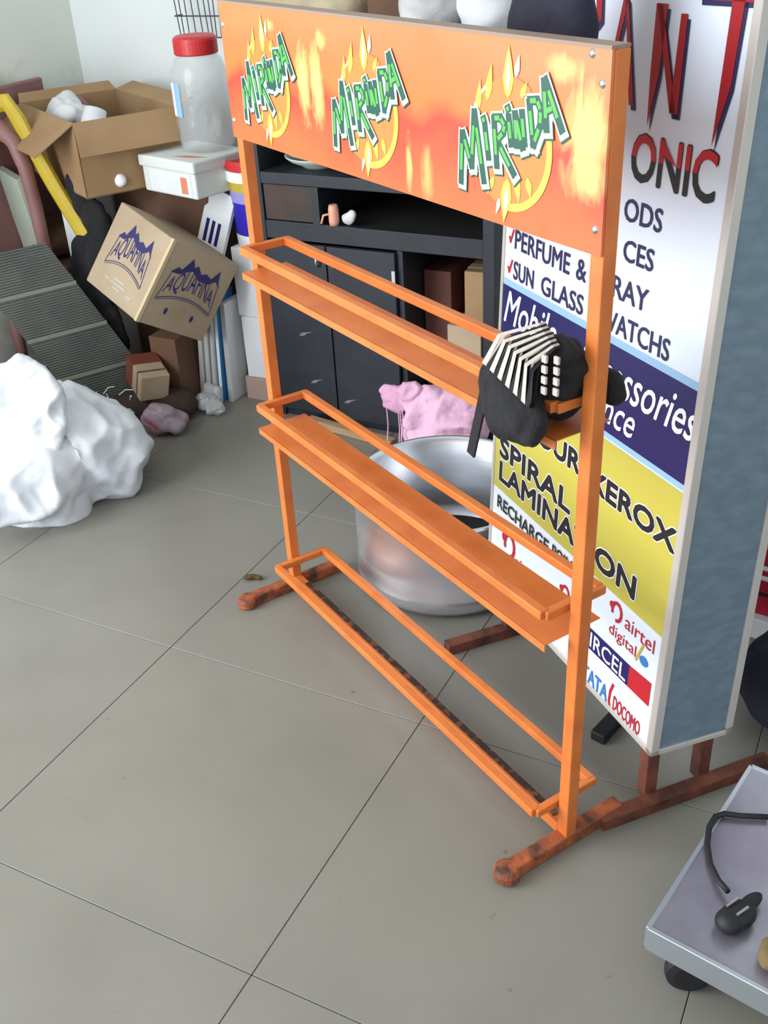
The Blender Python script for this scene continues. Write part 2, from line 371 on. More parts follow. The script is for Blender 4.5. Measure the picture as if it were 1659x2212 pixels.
def logo_mesh():
    g = G(); g.flat = True
    # ring
    o1 = .0006; n = 44
    def ring(r0, r1, a0, a1, m, off, cx=0.0, cz=-.012, sx=1.0):
        k = 36
        for i in range(k):
            a = a0+(a1-a0)*i/k; b = a0+(a1-a0)*(i+1)/k
            g.poly([(cx+sx*r*math.cos(t), -off, cz+r*math.sin(t)) for r, t in ((r0, a), (r1, a), (r1, b), (r0, b))], m)
    ring(0, .078, 0, 2*math.pi, LORG, o1)
    ring(.071, .081, R(-100), R(22), LYEL, o1+.0003); ring(.076, .080, R(120), R(200), LPALE, o1+.0003); ring(.072, .080, R(60), R(95), LORG, o1+.0002)
    def drop(tip, base, wd, m, off):
        t = Vector(tip); b = Vector(base); d = b-t; nrm = Vector((-d.y, d.x)).normalized()*wd
        pts = [t, t+d*.3-nrm*.55, t+d*.62-nrm, t+d*.88-nrm*.6, b, t+d*.88+nrm*.6, t+d*.62+nrm, t+d*.3+nrm*.55]
        if d.y > 0: pts = pts
        g.poly([(q.x, -off, q.y) for q in pts], m)
    L_ = lambda x, z: (x-LC[0], z-LC[1])
    drop(L_(.7774,1.2325), L_(.7757,1.172), .0105, LYEL, o1+.0006); drop(L_(.7774,1.226), L_(.7757,1.18), .004, LPALE, o1+.0009)
    drop(L_(.7968,1.2234), L_(.7897,1.1968), .005, LPALE, o1+.0006)
    drop(L_(.7695,1.0195), L_(.7772,1.0775), .011, LYEL, o1+.0006); drop(L_(.772,1.03), L_(.777,1.066), .0045, LPALE, o1+.0009)
    drop(L_(.7537,1.0273), L_(.762,1.050), .004, LPALE, o1+.0006); drop(L_(.80,1.05), L_(.793,1.085), .007, LYEL, o1+.0006)
    drop(L_(.745,1.21), L_(.735,1.165), .007, LYEL, o1+.0006); drop(L_(.722,1.19), L_(.716,1.15), .006, LYEL, o1+.0006)
    drop(L_(.812,1.195), L_(.80,1.175), .005, LYEL, o1+.0006); drop(L_(.735,1.05), L_(.75,1.075), .005, LYEL, o1+.0006); drop(L_(.822,1.06), L_(.815,1.085), .006, LYEL, o1+.0006)
    P = [[(x-LC[0], z-LC[1]) for x, z in l] for l in ST]
    sh = [[(x+.0022, z-.0040) for x, z in l] for l in P]
    g.strokes([[(x+.0034, z-.0062) for x, z in l] for l in P], .0175, GREEN_D, o1+.0010)
    g.strokes(sh, .0168, PWHITE, o1+.0013); g.strokes(P, .0162, SILVER, o1+.0016)
    g.strokes(P, .0108, GREEN_D, o1+.0020)
    mid = []
    for l in P:
        for p, q in zip(l[:-1], l[1:]):
            p = Vector(p); q = Vector(q); mid.append([tuple(p+(q-p)*.25), tuple(p+(q-p)*.72)])
    g.strokes(mid, .0058, GREEN_L, o1+.0023)
    return g
lg = None
for dx in (0, -.326, -.640):
    if lg is None:
        lg = logo_mesh().build('logo_print', panel, (LC[0]+dx, -s-.004, LC[1])); lg['label'] = 'green and white MiRINDA lettering over an orange ring'
    else:
        o = lg.copy(); C.objects.link(o); o.location = (LC[0]+dx, -s-.004, LC[1])
        if dx < -.5: o.scale = (.95, 1, 1)
# ------------------------------------------------------------------ lettered lightbox sign
sg = thing('lightbox_sign', 'tall white printed sign box with galvanised side standing behind the orange rack', 'sign', (1.4455, -1.154, 0), R(-41.7))
k = Vector((-.032, .061, 1)).normalized(); xr = Vector((1, 0, 0)); xr = (xr - k*xr.dot(k)).normalized(); yb_ = k.cross(xr)
TILT = Matrix(((xr.x, yb_.x, k.x, 0), (xr.y, yb_.y, k.y, 0), (xr.z, yb_.z, k.z, .144), (0, 0, 0, 1)))
SW, SD, SH = .607, .163, 1.30
def onbox(g, name, parent=sg, **kw): return g.build(name, parent, mat=TILT, **kw)
bd = G(); bd.box((-SW+.004, .012, .004), (-.004, SD-.012, SH-.004), GALV); onbox(bd, 'box_body')
fr = G(); e = .016
for (a, b) in (((-SW, 0, 0), (-SW+e*.55, .016, SH)), ((-e, 0, 0), (0, .016, SH)), ((-SW, 0, 0), (0, .016, e*.7)), ((-SW, 0, SH-e), (0, .016, SH)),
               ((-e, SD-.014, 0), (0, SD, SH)), ((-SW, SD-.014, 0), (-SW+e, SD, SH)), ((-SW, SD-.014, 0), (0, SD, e)), ((-SW, SD-.014, SH-e), (0, SD, SH)),
               ((-.010, .014, 0), (0, SD-.012, .010))):
    fr.box(a, b, SIGNFRAME)
onbox(fr, 'frame', bevel=.001, seg=1)
face = onbox(G().box((-SW+.006, .003, .008), (-.012, .014, SH-.008), WHITEP), 'printed_face')
def X(u): return u - SW
def band(g, z0, z1, m, off): g.poly([(X(.008), -off, z0), (X(.594), -off, z0), (X(.594), -off, z1), (X(.008), -off, z1)], m)
Y0 = -.0030 + .0006   # print lies on the face (face front at y = .003)
bn = G(); bn.flat = True
band(bn, .495, .640, NAVY, Y0); band(bn, .485, .495, SKYB, Y0); band(bn, .640, .652, SKYB, Y0); band(bn, .228, .482, YELLOW, Y0)
def child(g, name): 
    o = g.build(name, face); return o
child(bn, 'colour_bands')
T1 = Y0+.0006
g = G(); g.flat = True      # big spiky red heading, only the letters that show: ..SANT
def spike(pts, m, off): g.poly([(X(x), -off, z) for x, z in pts], m)
def redletter(pts):
    cx = sum(p[0] for p in pts)/len(pts)
    spike([(x+.006, z-.006) for x, z in pts], PDKBL, T1); spike(pts, PDRED, T1+.0005)
redletter([(.552,1.15),(.548,.956),(.570,1.03),(.576,1.15)][::-1][::-1])
redletter([(.487,1.122),(.600,1.122),(.604,1.150),(.484,1.150)])
redletter([(.405,.962),(.420,1.03),(.424,1.115),(.398,1.115),(.400,1.03)])
redletter([(.452,.985),(.470,.985),(.468,1.105),(.454,1.105)])
redletter([(.400,1.115),(.412,1.115),(.466,.986),(.452,.986)])
redletter([(.292,1.0),(.300,1.0),(.332,1.118),(.322,1.128)])
redletter([(.368,.985),(.356,.985),(.322,1.128),(.332,1.118)])
redletter([(.312,1.04),(.345,1.04),(.342,1.052),(.316,1.052)])
redletter([(.246,1.150),(.262,1.150),(.268,1.09),(.256,1.08),(.252,1.10)])
child(g, 'heading_lettering')
g = G(); g.flat = True
def two_tone(sx, x0, x1, z0, z1):
    text(g, sx, X(x0), X(x1), z0, z1, PBLACK, T1, .02); 
    vs, fs = text_geo(sx, .02); bvx = [v[0] for v in vs]; bvz = [v[1] for v in vs]
    zm = (min(bvz)+max(bvz))/2
    # upper half in red: clip by clamping vertices to the middle line
    out = [(X(x0)+(v[0]-min(bvx))/(max(bvx)-min(bvx))*(x1-x0), -(T1+.0005), z0+(max(v[1], zm)-min(bvz))/(max(bvz)-min(bvz))*(z1-z0)) for v in vs]
    g.add(out, fs, PRED)
two_tone('ONIC', .376, .566, .888, .952)
child(g, 'subheading_lettering')
def line(name, f):
    global g
    g = G(); g.flat = True; f(); child(g, name)
def ptext(sx, x0, x1, z0, z1, m, fat=.014, shear=0.0):
    line('lettering', lambda: text(g, sx, X(x0), X(x1), z0, z1, m, T1, fat, shear))
ptext('ODS', .371, .464, .829, .861, PDKBL); ptext('CES', .379, .455, .772, .803, PDKBL)
ptext('PERFUME', .045, .232, .712, .745, PDKBL); ptext('&', .254, .283, .712, .745, PDKBL); ptext('SPRAY', .308, .452, .712, .745, PDKBL)
ptext('SUN', .045, .118, .658, .690, PDKBL); ptext('GLASS', .146, .282, .658, .690, PDKBL); ptext('WATCHS', .335, .516, .658, .690, PDKBL)
for z in (.728, .674):
    line('red_tick', lambda: g.strokes([[(X(.024), z), (X(.028), z-.008)], [(X(.028), z-.008), (X(.038), z+.014)]], .005, PRED, T1))
ptext('Mobile', .018, .208, .572, .632, PWHITE, .008, .35); ptext('Accessories', .272, .600, .564, .624, PWHITE, .008, .35); ptext('nce', .365, .456, .510, .545, PWHITE, .008, .35)
def bold(sx, x0, x1, z0, z1, m=PBLACK, mo=PWHITE, f0=.045, f1=.085): line('lettering', lambda: outlined(g, sx, X(x0), X(x1), z0, z1, m, mo, T1, f0, f1))
bold('COLOUR', .030, .315, .388, .426); bold('XEROX', .345, .588, .381, .418); bold('SPIRAL', .030, .296, .302, .342); bold('LAMINATION', .033, .507, .250, .290)
bold('RECHARGE', .030, .235, .188, .214, PBLACK, PAPERG, .02, .05); bold('POIN', .250, .318, .192, .216, PBLACK, PAPERG, .02, .05)
def swirl(cx, cz, r):
    pts = [(X(cx)+r*math.cos(a)*.9, cz+r*math.sin(a)*1.1) for a in [R(200-i*26) for i in range(12)]]
    g.strokes([pts], r*.42, PRED, T1)
    g.poly([(X(cx)-r+r*.45*math.cos(t), -(T1+.0004), cz+r*.45+r*.45*math.sin(t)) for t in [2*math.pi*i/12 for i in range(12)]], PRED)
for c_ in ((.088, .125, .022), (.305, .140, .014), (.466, .200, .015)): line('red_swirl', lambda: swirl(*c_))
ptext('airtel', .114, .207, .094, .120, PRED, 0); ptext('airtel', .492, .575, .186, .212, PRED, 0); ptext('digital', .450, .530, .144, .172, PRED, 0)
line('blue_dish', lambda: g.poly([(X(.553)+.012*math.cos(t), -T1, .158+.009*math.sin(t)) for t in [2*math.pi*i/14 for i in range(14)]], PBLUE))
line('gold_stroke', lambda: g.strokes([[(X(.532), .148), (X(.548), .188)]], .005, GOLD, T1))
line('navy_block', lambda: g.poly([(X(.345), -T1, .080), (X(.519), -T1, .084), (X(.519), -T1, .126), (X(.345), -T1, .122)], NAVY))
line('red_block', lambda: g.poly([(X(.519), -T1, .084), (X(.580), -T1, .086), (X(.580), -T1, .132), (X(.519), -T1, .126)], PRED))
T1 += .0006; ptext('AIRCEL', .366, .512, .088, .118, PWHITE, .01); T1 -= .0006
ptext('TATA', .385, .466, .012, .042, PBLUE, .02); ptext('DOCOMO', .486, .566, .012, .040, PRED, .012)
line('red_bracket', lambda: g.strokes([[(X(.480), .058), (X(.474), .040), (X(.473), .02), (X(.478), .004)]], .006, PRED, T1))
# legs and feet on the floor
for x in (-.040, -.560):
    for y in (.030, .140):
        p = TILT @ Vector((x, y, .004)); G().bar((x, y, .012), tuple(p), .024, .024, RUST, (0, 1, 0)).build('leg', sg, bevel=.0015)
    y0 = -.078 if x > -.1 else -.12; xf = x+.024 if x > -.1 else x+.004
    G().bar((xf, y0, .012), (xf, .27, .012), .026, .024, RUST).build('foot', sg, bevel=.0015)
# ------------------------------------------------------------------ aluminium pot
pot = thing('cooking_pot', 'large open aluminium cooking pot with rolled rim on the floor behind the orange rack', 'pot', (.825, -.581, 0))
prof = [(0, .004), (.185, .004), (.205, .010), (.212, .022), (.213, .05), (.210, .056), (.210, .222), (.215, .228), (.222, .232), (.224, .238), (.220, .241), (.214, .238), (.206, .228), (.205, .06), (.198, .02), (.18, .012), (0, .011)]
G().lathe(prof, ALU, 96).build('pot_body', pot, smooth=True)
G().lathe([(0, 0), (.198, 0), (.198, .012), (0, .012)], LAMD, 48).build('pot_bottom_disc', pot, (0, 0, .014))['label'] = 'dark disc over the bottom'  # near-black disc laid over the pot's inner bottom
# ------------------------------------------------------------------ dark cabinet
cb = thing('storage_cabinet', 'dark blue laminate cabinet with doors and an open bay against the wall', 'cabinet', (0, 0, 0))
D = .42; CW = .712
G().box((0, 0, 0), (.020, D, 1.06), LAM).build('side_panel', cb, bevel=.0015)
G().box((.679, 0, 0), (CW, D, 1.06), LAM).build('side_panel', cb, bevel=.0015)
G().box((.02, D-.012, .02), (.679, D, 1.06), LAMD).build('back_panel', cb)
G().box((.0, 0, 1.06), (CW, D, 1.08), LAM).build('top_board', cb, bevel=.0015)
G().box((.02, 0, .708), (.679, D-.012, .740), LAM).build('counter_board', cb, bevel=.002)
G().box((.02, .002, .556), (.679, .022, .607), LAM).build('front_rail', cb, bevel=.0015)
G().box((.02, .022, .590), (.679, D-.012, .600), LAMD).build('drawer_floor', cb)
dr = G().box((.022, .006, .609), (.176, .024, .706), BROWND).build('drawer_front', cb, bevel=.0015)
G().box((.178, 0, .607), (.200, .30, .708), LAM).build('divider', cb)
G().box((.02, .01, 0), (.679, .03, .03), LAM).build('plinth', cb)
G().box((.02, .01, .03), (.679, D-.012, .045), BROWNI).build('bottom_board', cb)
G().box((.432, 0, .03), (.448, D-.012, .556), LAM).build('divider', cb)
G().box((.448, .30, .045), (.679, .31, .556), BROWNI).build('bay_back', cb)
for (x0, x1, hx) in ((.022, .216, .192), (.220, .430, .244)):
    d = G().box((x0, -.014, .032), (x1, .002, .552), LAM).build('door', cb, bevel=.0015)
    h = G(); h.tube([(hx, -.014, .495), (hx, -.026, .497), (hx, -.028, .510), (hx, -.026, .524), (hx, -.014, .526)], .0035, SCREW, 8); h.build('handle', d, smooth=True)
d2 = G().box((.421, -.0175, .44), (.431, -.0145, .505), SCREW).build('hinge', cb)
kb = thing('ceramic_insulator', 'small pinkish ceramic cup lying in the dark drawer slot of the cabinet', 'cup', (.238, .012, .607))
G().lathe([(0, 0), (.013, 0), (.0145, .01), (.0145, .045), (.012, .055), (.008, .056), (0, .05)], PINKK, 20).build('cup_body', kb, smooth=True)
G().tube([(-.012, -.004, .03), (-.028, -.008, .026), (-.034, -.012, .004)], .0035, PINKK, 8).build('cup_handle', kb, smooth=True)
tag(blob('grey_rag', [((.278, .02, .625), (.022, .012, .018)), ((.29, .02, .638), (.013, .01, .014))], GREYBAG, .005, .003, 40), 'small grey rag stuffed in the cabinet drawer slot beside the pink cup', 'rag')
pl = thing('plate_stack', 'stack of pale ceramic bowls on the cabinet counter under the orange panel', 'bowls', (.155, .10, .740))
for i in range(3):
    G().lathe([(0, .002), (.045, .0), (.05, .006), (.082, .020), (.094, .030), (.096, .034), (.090, .033), (.078, .026), (.045, .012), (0, .010)], PLATE, 40).build('bowl', pl, (0, 0, i*.017), smooth=True)
# scuffs of paper stuck on the doors
for (x, z, a) in ((.127, .285, .4), (.152, .138, .6), (.262, .09, .3)):
    sc = G(); sc.poly([(x-.022, -.0147, z-.008), (x-.004, -.0147, z-.005), (x+.004, -.0147, z+.002), (x+.024, -.0147, z+.010), (x+.006, -.0147, z+.007), (x-.012, -.0147, z+.003)], M('grey_scuff', (112, 116, 124), .8))
    sc.flat = True; sc.build('paper_scrap', cb)
# cartons in the open bay
def carton(name, label, size, loc, rz, m, flaps=False, tape=True, cat='box', group=None):
    t = thing(name, label, cat, loc, rz, group); wx, wy, wz = size
    G().box((-wx/2, -wy/2, 0), (wx/2, wy/2, wz), m).build('carton_body', t, bevel=.002)
    if tape:
        G().box((-wx/2-.0006, -.018, wz*.8), (wx/2+.0006, .018, wz+.0008), TAPE).build('tape_strip', t)
    return t
carton('bay_carton', 'pale cardboard box standing in the open bay of the dark cabinet', (.105, .15, .30), (.611, .12, .0455), R(-5), CARD_L)
carton('bay_carton', 'tan carton balanced on top of the pale box in the cabinet bay', (.075, .10, .15), (.632, .12, .3462), R(4), CARD)
G_ = G(); G_.box((.452, .12, .0455), (.535, .295, .47), BROWNI); tag(G_.build('plywood_board', bevel=.002), 'reddish brown board block inside the cabinet bay left of the cartons', 'board')
# things piled on the cabinet top
tag(blob('beige_sack', [((.10, .14, 1.15), (.15, .11, .09)), ((.22, .16, 1.14), (.12, .11, .08)), ((.02, .16, 1.13), (.09, .1, .06))], BEIGE, .014, .012, 10, flatten=1.0795), 'folded beige cloth sack on top of the dark cabinet', 'sack')
carton('brown_carton', 'small dark brown carton on the cabinet top between beige and grey bags', (.09, .2, .22), (.385, .18, 1.08), 0, CARD_D, tape=False)
tag(blob('plastic_bag', [((.50, .14, 1.17), (.09, .10, .11)), ((.47, .15, 1.12), (.07, .09, .06))], GREYBAG, .012, .014, 12, seed=3, flatten=1.0795), 'crumpled grey white plastic bag on the cabinet top beside the brown carton', 'bag')
tag(blob('plastic_bag', [((.65, .14, 1.16), (.08, .10, .10)), ((.645, .15, 1.11), (.07, .09, .05))], PAPER, .012, .012, 10, seed=8, flatten=1.0795), 'white plastic bag at the right end of the cabinet top', 'bag')
# pink cloth bundle on the floor in front of the bay
pk = thing('cloth_bundle', 'pale pink cloth bundle on the floor between cabinet bay and aluminium pot', 'cloth', (.60, -.13, 0))
blob('bundle_body', [((.02, 0, .08), (.12, .09, .10)), ((.03, .0, .15), (.10, .075, .08)), ((-.03, -.02, .18), (.07, .05, .07)), ((.09, -.01, .15), (.05, .06, .07))], PINKC, .006, .010, 9, parent=pk, crum=.030, cf=1.1, flatten=.001)
blob('bundle_flap', [((-.115, -.03, .20), (.050, .016, .040), (0, .5, 0)), ((-.07, -.03, .225), (.055, .02, .03), (0, -.3, 0)), ((-.06, -.03, .19), (.04, .018, .03))], PINKC, .005, .004, 20, parent=pk, seed=4, crum=.010, cf=1.2)
fg = G()
for x, z0, z1 in ((-.135, .175, .075), (-.10, .19, .05), (-.094, .19, .04), (-.088, .20, .1)): fg.tube([(x, -.04, z0), (x+.003, -.042, (z0+z1)/2), (x-.002, -.042, z1)], .0018, PINKC, 5)
fg.build('loose_thread', pk)
stick = G(); stick.bar((.12, .045-.075, .012), (.43, -.075, .012), .030, .022, WOOD); tag(stick.build('wooden_batten', bevel=.002), 'pale wooden batten lying on the floor along the cabinet base', 'wood')

# ------------------------------------------------------------------ junk pile between cabinet and left wall
carton('pile_carton', 'big dark brown carton under the white foam box in the junk pile', (.36, .34, .655), (-.415, .26, 0), 0, CARD_D, tape=False)
wc = thing('white_carton', 'white carton with a blue stripe beside the dark brown carton', 'box', (-.66, .13, 0))
G().box((-.05, -.16, 0), (.05, .16, .655), PAPER).build('carton_body', wc, bevel=.002)
G().box((.022, -.1615, .49), (.036, -.158, .645), FOLDB).build('blue_stripe', wc)
fb = thing('foam_box', 'white foam box with paper label and orange sticker stacked under the clear jar', 'box', (-.27, .075, .656), R(-14))
G().box((-.118, -.085, 0), (.118, .115, .088), FOAM).build('box_body', fb, bevel=.005)
G().box((-.125, -.092, .072), (.125, .122, .105), FOAM).build('lid', fb, bevel=.006)
G().box((-.085, -.0865, .006), (.10, -.0845, .068), PAPER).build('paper_label', fb)
G().box((.055, -.0875, .012), (.082, -.0862, .058), ORSTK).build('orange_sticker', fb)
G().poly([(.0, -.06, .1055), (.06, -.05, .1055), (.11, -.02, .1055), (.04, -.03, .1055)], ORSTK).build('red_smear', fb)
jar = thing('plastic_jar', 'large clear plastic jar with a red screw lid on the foam box', 'jar', (-.236, .13, .762))
G().lathe([(0, .002), (.06, .0), (.076, .008), (.082, .03), (.080, .06), (.082, .075), (.080, .10), (.082, .12), (.082, .19), (.080, .215), (.068, .245), (.056, .256), (.056, .27), (.053, .27), (.053, .255), (.066, .240), (.077, .213), (.079, .19), (.078, .03), (.072, .011), (.058, .004), (0, .006)], CLEAR, 56).build('jar_body', jar, smooth=True)
G().lathe([(0, .305), (.052, .305), (.060, .300), (.062, .292), (.062, .258), (.058, .256), (0, .256)], REDP, 40).build('lid', jar, smooth=False, bevel=.002)
lb = G()
for i in range(6):
    a0 = R(205+i*9); a1 = R(205+(i+1)*9)
    lb.poly([(.0832*math.cos(a), .0832*math.sin(a), z) for a, z in ((a0, .10), (a1, .10), (a1, .19), (a0, .19))], SKYB if i > 3 else PAPER)
lb.build('paper_label', jar)
# column next to the cabinet: tan box, white boxes, bucket
b1 = carton('tan_carton', 'pinkish tan carton at the floor, lowest in the stack beside the cabinet', (.155, .26, .075), (-.085, .19, 0), 0, TANB, tape=False)
b2 = carton('white_carton', 'white carton resting on the pinkish tan carton beside the cabinet', (.15, .24, .20), (-.085, .19, .0755), R(3), PAPER)
b3 = carton('white_carton', 'white carton directly under the blue bucket beside the cabinet', (.15, .24, .215), (-.085, .19, .276), R(-2), PAPER, tape=False)
bk = thing('paint_bucket', 'white and blue paint bucket with red lid stacked beside the cabinet', 'bucket', (-.082, .15, .4915))
bp = [(0, 0), (.082, 0), (.084, .005), (.0875, .045)]
G().lathe([(0, 0), (.083, 0), (.086, .004), (.088, .04)], BUCKW, 48).build('bucket_base', bk, smooth=True)
G().lathe([(.088, .04), (.0925, .135)], BLUEP, 48).build('blue_band', bk, smooth=True)
G().lathe([(.0925, .135), (.094, .168)], LILAC, 48).build('lilac_band', bk, smooth=True)
G().lathe([(.094, .168), (.0955, .195)], GOLD, 48).build('gold_band', bk, smooth=True)
G().lathe([(.0955, .195), (.101, .196), (.102, .225), (.098, .226)], BUCKW, 48).build('bucket_collar', bk, smooth=False)
G().lathe([(.100, .226), (.101, .245), (.096, .254), (.090, .248), (.0, .246), (0, .226)], REDP, 48).build('lid', bk, smooth=False)
# folders and magazines standing beside the column
fold = [(-.20, .02, -.10, .33, .10, PAPER, 'white paper folder standing on edge nearest the tan carton'), (-.225, .005, -.16, .36, .012, FOLDB, 'blue folder standing on edge beside the white boxes'),
        (-.245, -.005, -.20, .34, .010, PAPER, 'white folder leaning against the blue folder'), (-.262, -.01, -.2, .31, .016, PAPERG, 'grey paper pad leaning on the white folders'),
        (-.288, -.012, -.24, .28, .014, PAPER, 'outermost white folder leaning in the paper row')]
for i, (x, y, tl, h, th, m, lb_) in enumerate(fold):
    th = min(th, .018)
    t = thing('paper_folder', lb_, 'folder', (x, y, 0.0))
    f = G(); f.box((-th/2, 0, 0), (th/2, .09, h), m); o = f.build('folder_cover', t, rot=(0, -tl*.45, 0), bevel=.001)
    f = G(); f.box((-th/2+.001, -.0012, .004), (th/2-.001, 0, h-.004), PAPER if m is FOLDB else PAPERG); f.build('page_edges', t, rot=(0, -tl*.45, 0))
wp = G(); wp.box((-.055, 0, 0), (.055, .012, .19), PAPER)
for i in range(3): wp.box((-.035+i*.024, -.0008, .03), (-.022+i*.024, 0, .10), NAVY)
tag(wp.build('printed_sheet', loc=(-.235, .055, .47), rot=(R(-14), R(14), R(-12)), bevel=.001), 'white card with dark blue bars leaning between carton and bucket', 'card')
carton('dark_crate', 'dark brown low crate propping up the tilted printed carton', (.10, .15, .24), (-.345, -.02, 0), 0, CARD_D, tape=False)
# water carton, tilted on the pile
Rm = Matrix(((.906, .210, .369), (-.367, .825, .430), (-.214, -.524, .824)))
wt = thing('bottled_water_carton', 'tilted tan cardboard carton printed AQUAFINA in navy, lying on the junk pile', 'box', (-.25, -.30, .381))
wt.rotation_euler = Rm.to_euler()
WL, WR, WH = .281, .258, .254
G().box((-WL, 0, 0), (0, WR, WH), CARD_L).build('carton_body', wt, bevel=.004)
sm_ = G(); sm_.box((-.010, -.0012, 0), (.0012, .010, WH+.001), TAPE); sm_.build('glued_seam', wt)
def aqua(m, wide):
    g = G(); g.flat = True
    h0 = .095; x0, x1 = -wide/2, wide/2
    arch = lambda x: .022*(1-(x/(wide/2))**2)
    def warp(x, z): 
        t = (z-h0)/.07
        return x*(1-.1*t), h0 - .012 + arch(x) + t*(.052+.030*(1-abs(x/(wide/2))**1.2))
    text(g, 'AQUAFINA', x0+.006, x1-.006, h0, h0+.07, m, .001, .0, warp=warp)
    g.strokes([[(x, h0-.026+arch(x)) for x in [x0+wide*i/10 for i in range(11)]]], .0018, m, .001)
    g.strokes([[(x, h0-.020+arch(x)) for x in [x0+wide*i/10 for i in range(11)]]], .0025, m, .001)
    g.strokes([[(x0-.004, h0-.024), (x0+.012, h0+.068)], [(x1+.004, h0-.024), (x1-.012, h0+.068)]], .0025, m, .001)
    mt = [(-.46, .160), (-.36, .178), (-.30, .172), (-.18, .214), (-.10, .190), (-.05, .200), (.06, .178), (.14, .186), (.26, .176), (.36, .208), (.42, .172), (.46, .160)]
    g2 = G(); g2.flat = True; gd = []
    f = lambda x: (.158+.022*math.exp(-((x+.12)/.1)**2)+.016*math.exp(-((x-.36)/.06)**2))
    for i in range(len(mt)-1):
        xa, za = mt[i]; xb, zb = mt[i+1]
        g2.poly([(xa*wide, -.001, f(xa)), (xb*wide, -.001, f(xb)), (xb*wide, -.001, zb), (xa*wide, -.001, za)], m)
    for x in (-.25, .25):
        g3 = G(); g3.flat = True; g3.poly([(x*wide+.006*math.cos(t), -.001, .045+.011*math.sin(t)) for t in [2*math.pi*i/12 for i in range(12)]], m); gd.append(g3)
    return [g, g2]+gd
INK = M('carton_ink', (52, 48, 104), 0.8)
for wd_, lc_, rt_ in ((.185, (-WL/2, 0, .01), (0, 0, 0)), (.20, (0, WR/2, .01), (0, 0, R(90)))):
    for g_, nm_ in zip(aqua(INK, wd_)[:4 if rt_[2] else 2], ('printed_name', 'printed_mountains', 'printed_drop', 'printed_drop')): g_.build(nm_, wt, lc_, rt_)
for xa, xb, z in ((.74, .66, .046), (.60, .40, .058), (.62, .36, .046), (.56, .44, .034), (.30, .22, .036)):
    G().box((-WL*xa, -.0008, z), (-WL*xb, 0, z+.005), PAPERG).build('printed_line', wt)
# open cardboard box of white odds and ends
ob = thing('open_carton', 'open kraft cardboard box with splayed flaps full of white items high on the pile', 'box', (-.64, .135, .657), R(-29))
BW, BD, BH = .24, .16, .212
for a, b in (((-BW, -BD, 0), (BW, -BD+.004, BH)), ((-BW, BD-.004, 0), (BW, BD, BH)), ((-BW, -BD, 0), (-BW+.004, BD, BH)), ((BW-.004, -BD, 0), (BW, BD, BH)), ((-BW, -BD, 0), (BW, BD, .004))):
    G().box(a, b, CARD).build('carton_wall', ob)
def flap(p, q, out, m=CARD):
    p = Vector(p); q = Vector(q); o = Vector(out); n_ = (q-p).cross(o).normalized()*.004
    vs = [p, q, q+o*.95-(q-p)*.03, p+o*.95+(q-p)*.03]; g = G()
    g.add(vs+[v+n_ for v in vs], [[0,1,2,3],[4,7,6,5],[0,4,5,1],[1,5,6,2],[2,6,7,3],[3,7,4,0]], m); g.build('flap', ob)
flap((-BW, -BD, BH), (BW, -BD, BH), (-.03, -.12, -.085)); flap((BW, -BD, BH), (BW, BD, BH), (.05, -.02, -.09))
flap((BW, BD, BH), (-BW, BD, BH), (.0, .06, .02)); flap((-BW, BD, BH), (-BW, -BD, BH), (-.03, .0, .025))
cu = G().lathe([(0, .0), (.032, 0), (.040, .09), (.043, .095), (.042, .10), (.038, .098), (.030, .006), (0, .006)], PWHITE, 28).build('paper_cup', None, (-.555, .035, .875), (R(150), R(10), R(20)), smooth=True)
tag(cu, 'white paper cup lying upside down in the open cardboard box', 'cup')
tag(blob('crumpled_paper', [((-.76, .13, .835), (.08, .07, .05)), ((-.71, .09, .84), (.05, .05, .045)), ((-.80, .17, .845), (.05, .06, .05))], PAPER, .01, .016, 16, ridge=.01), 'crumpled white paper heaped in the open cardboard box', 'paper')
tag(blob('packing_paper', [((-.63, .14, .745), (.16, .09, .07), (0, 0, R(-29)))], CARD_D, .014, .012, 14, seed=5), 'brown packing paper filling the open cardboard box under the cup', 'paper')
tag(blob('cotton_ball', [((-.462, -.022, .692), (.022, .02, .022))], PWHITE, .005, .002, 40), 'small white cotton ball against the front of the open cardboard box', 'cotton')
tag(blob('black_bag', [((-.585, -.045, .60), (.05, .03, .12), (0, R(-24), 0)), ((-.55, -.05, .54), (.05, .03, .10)), ((-.60, -.075, .38), (.075, .035, .16)), ((-.58, -.075, .20), (.08, .035, .17))], BLACKC, .008, .008, 20, ridge=.006), 'long black plastic bag sagging from the open cardboard box down behind the mat', 'bag')
# yellow folded strip
ys_ = thing('yellow_strip', 'bent yellow plastic strip leaning beside the mauve chair arm', 'strip', (-.7, -.06, .5))
pts = [(-.955, -.03, .872), (-.87, -.05, .895), (-.80, -.065, .905), (-.765, -.07, .86), (-.735, -.07, .79), (-.68, -.068, .675), (-.60, -.065, .525)]
g = G(); pv = [Vector(p)-Vector((-.7, -.06, .5)) for p in pts]
for i in range(len(pv)-1): pass
rings = []
for i, p in enumerate(pv):
    t = (pv[min(i+1, len(pv)-1)]-pv[max(i-1, 0)]).normalized(); nd = Vector((0, 1, 0)); sd = t.cross(nd).normalized()
    hw = .026
    rings.append([p+sd*hw-nd*.006, p+sd*hw*.4-nd*.016, p-sd*hw*.4-nd*.016, p-sd*hw-nd*.006, p-sd*hw+nd*.008, p+sd*hw+nd*.008])
vs = [v for r_ in rings for v in r_]; fs = []
for i in range(len(rings)-1):
    for j in range(6): fs.append([i*6+j, i*6+(j+1) % 6, (i+1)*6+(j+1) % 6, (i+1)*6+j])
fs += [[5, 4, 3, 2, 1, 0], [(len(rings)-1)*6+j for j in range(6)]]
g.add(vs, fs, YPLAST); g.build('strip_body', ys_, bevel=.002)
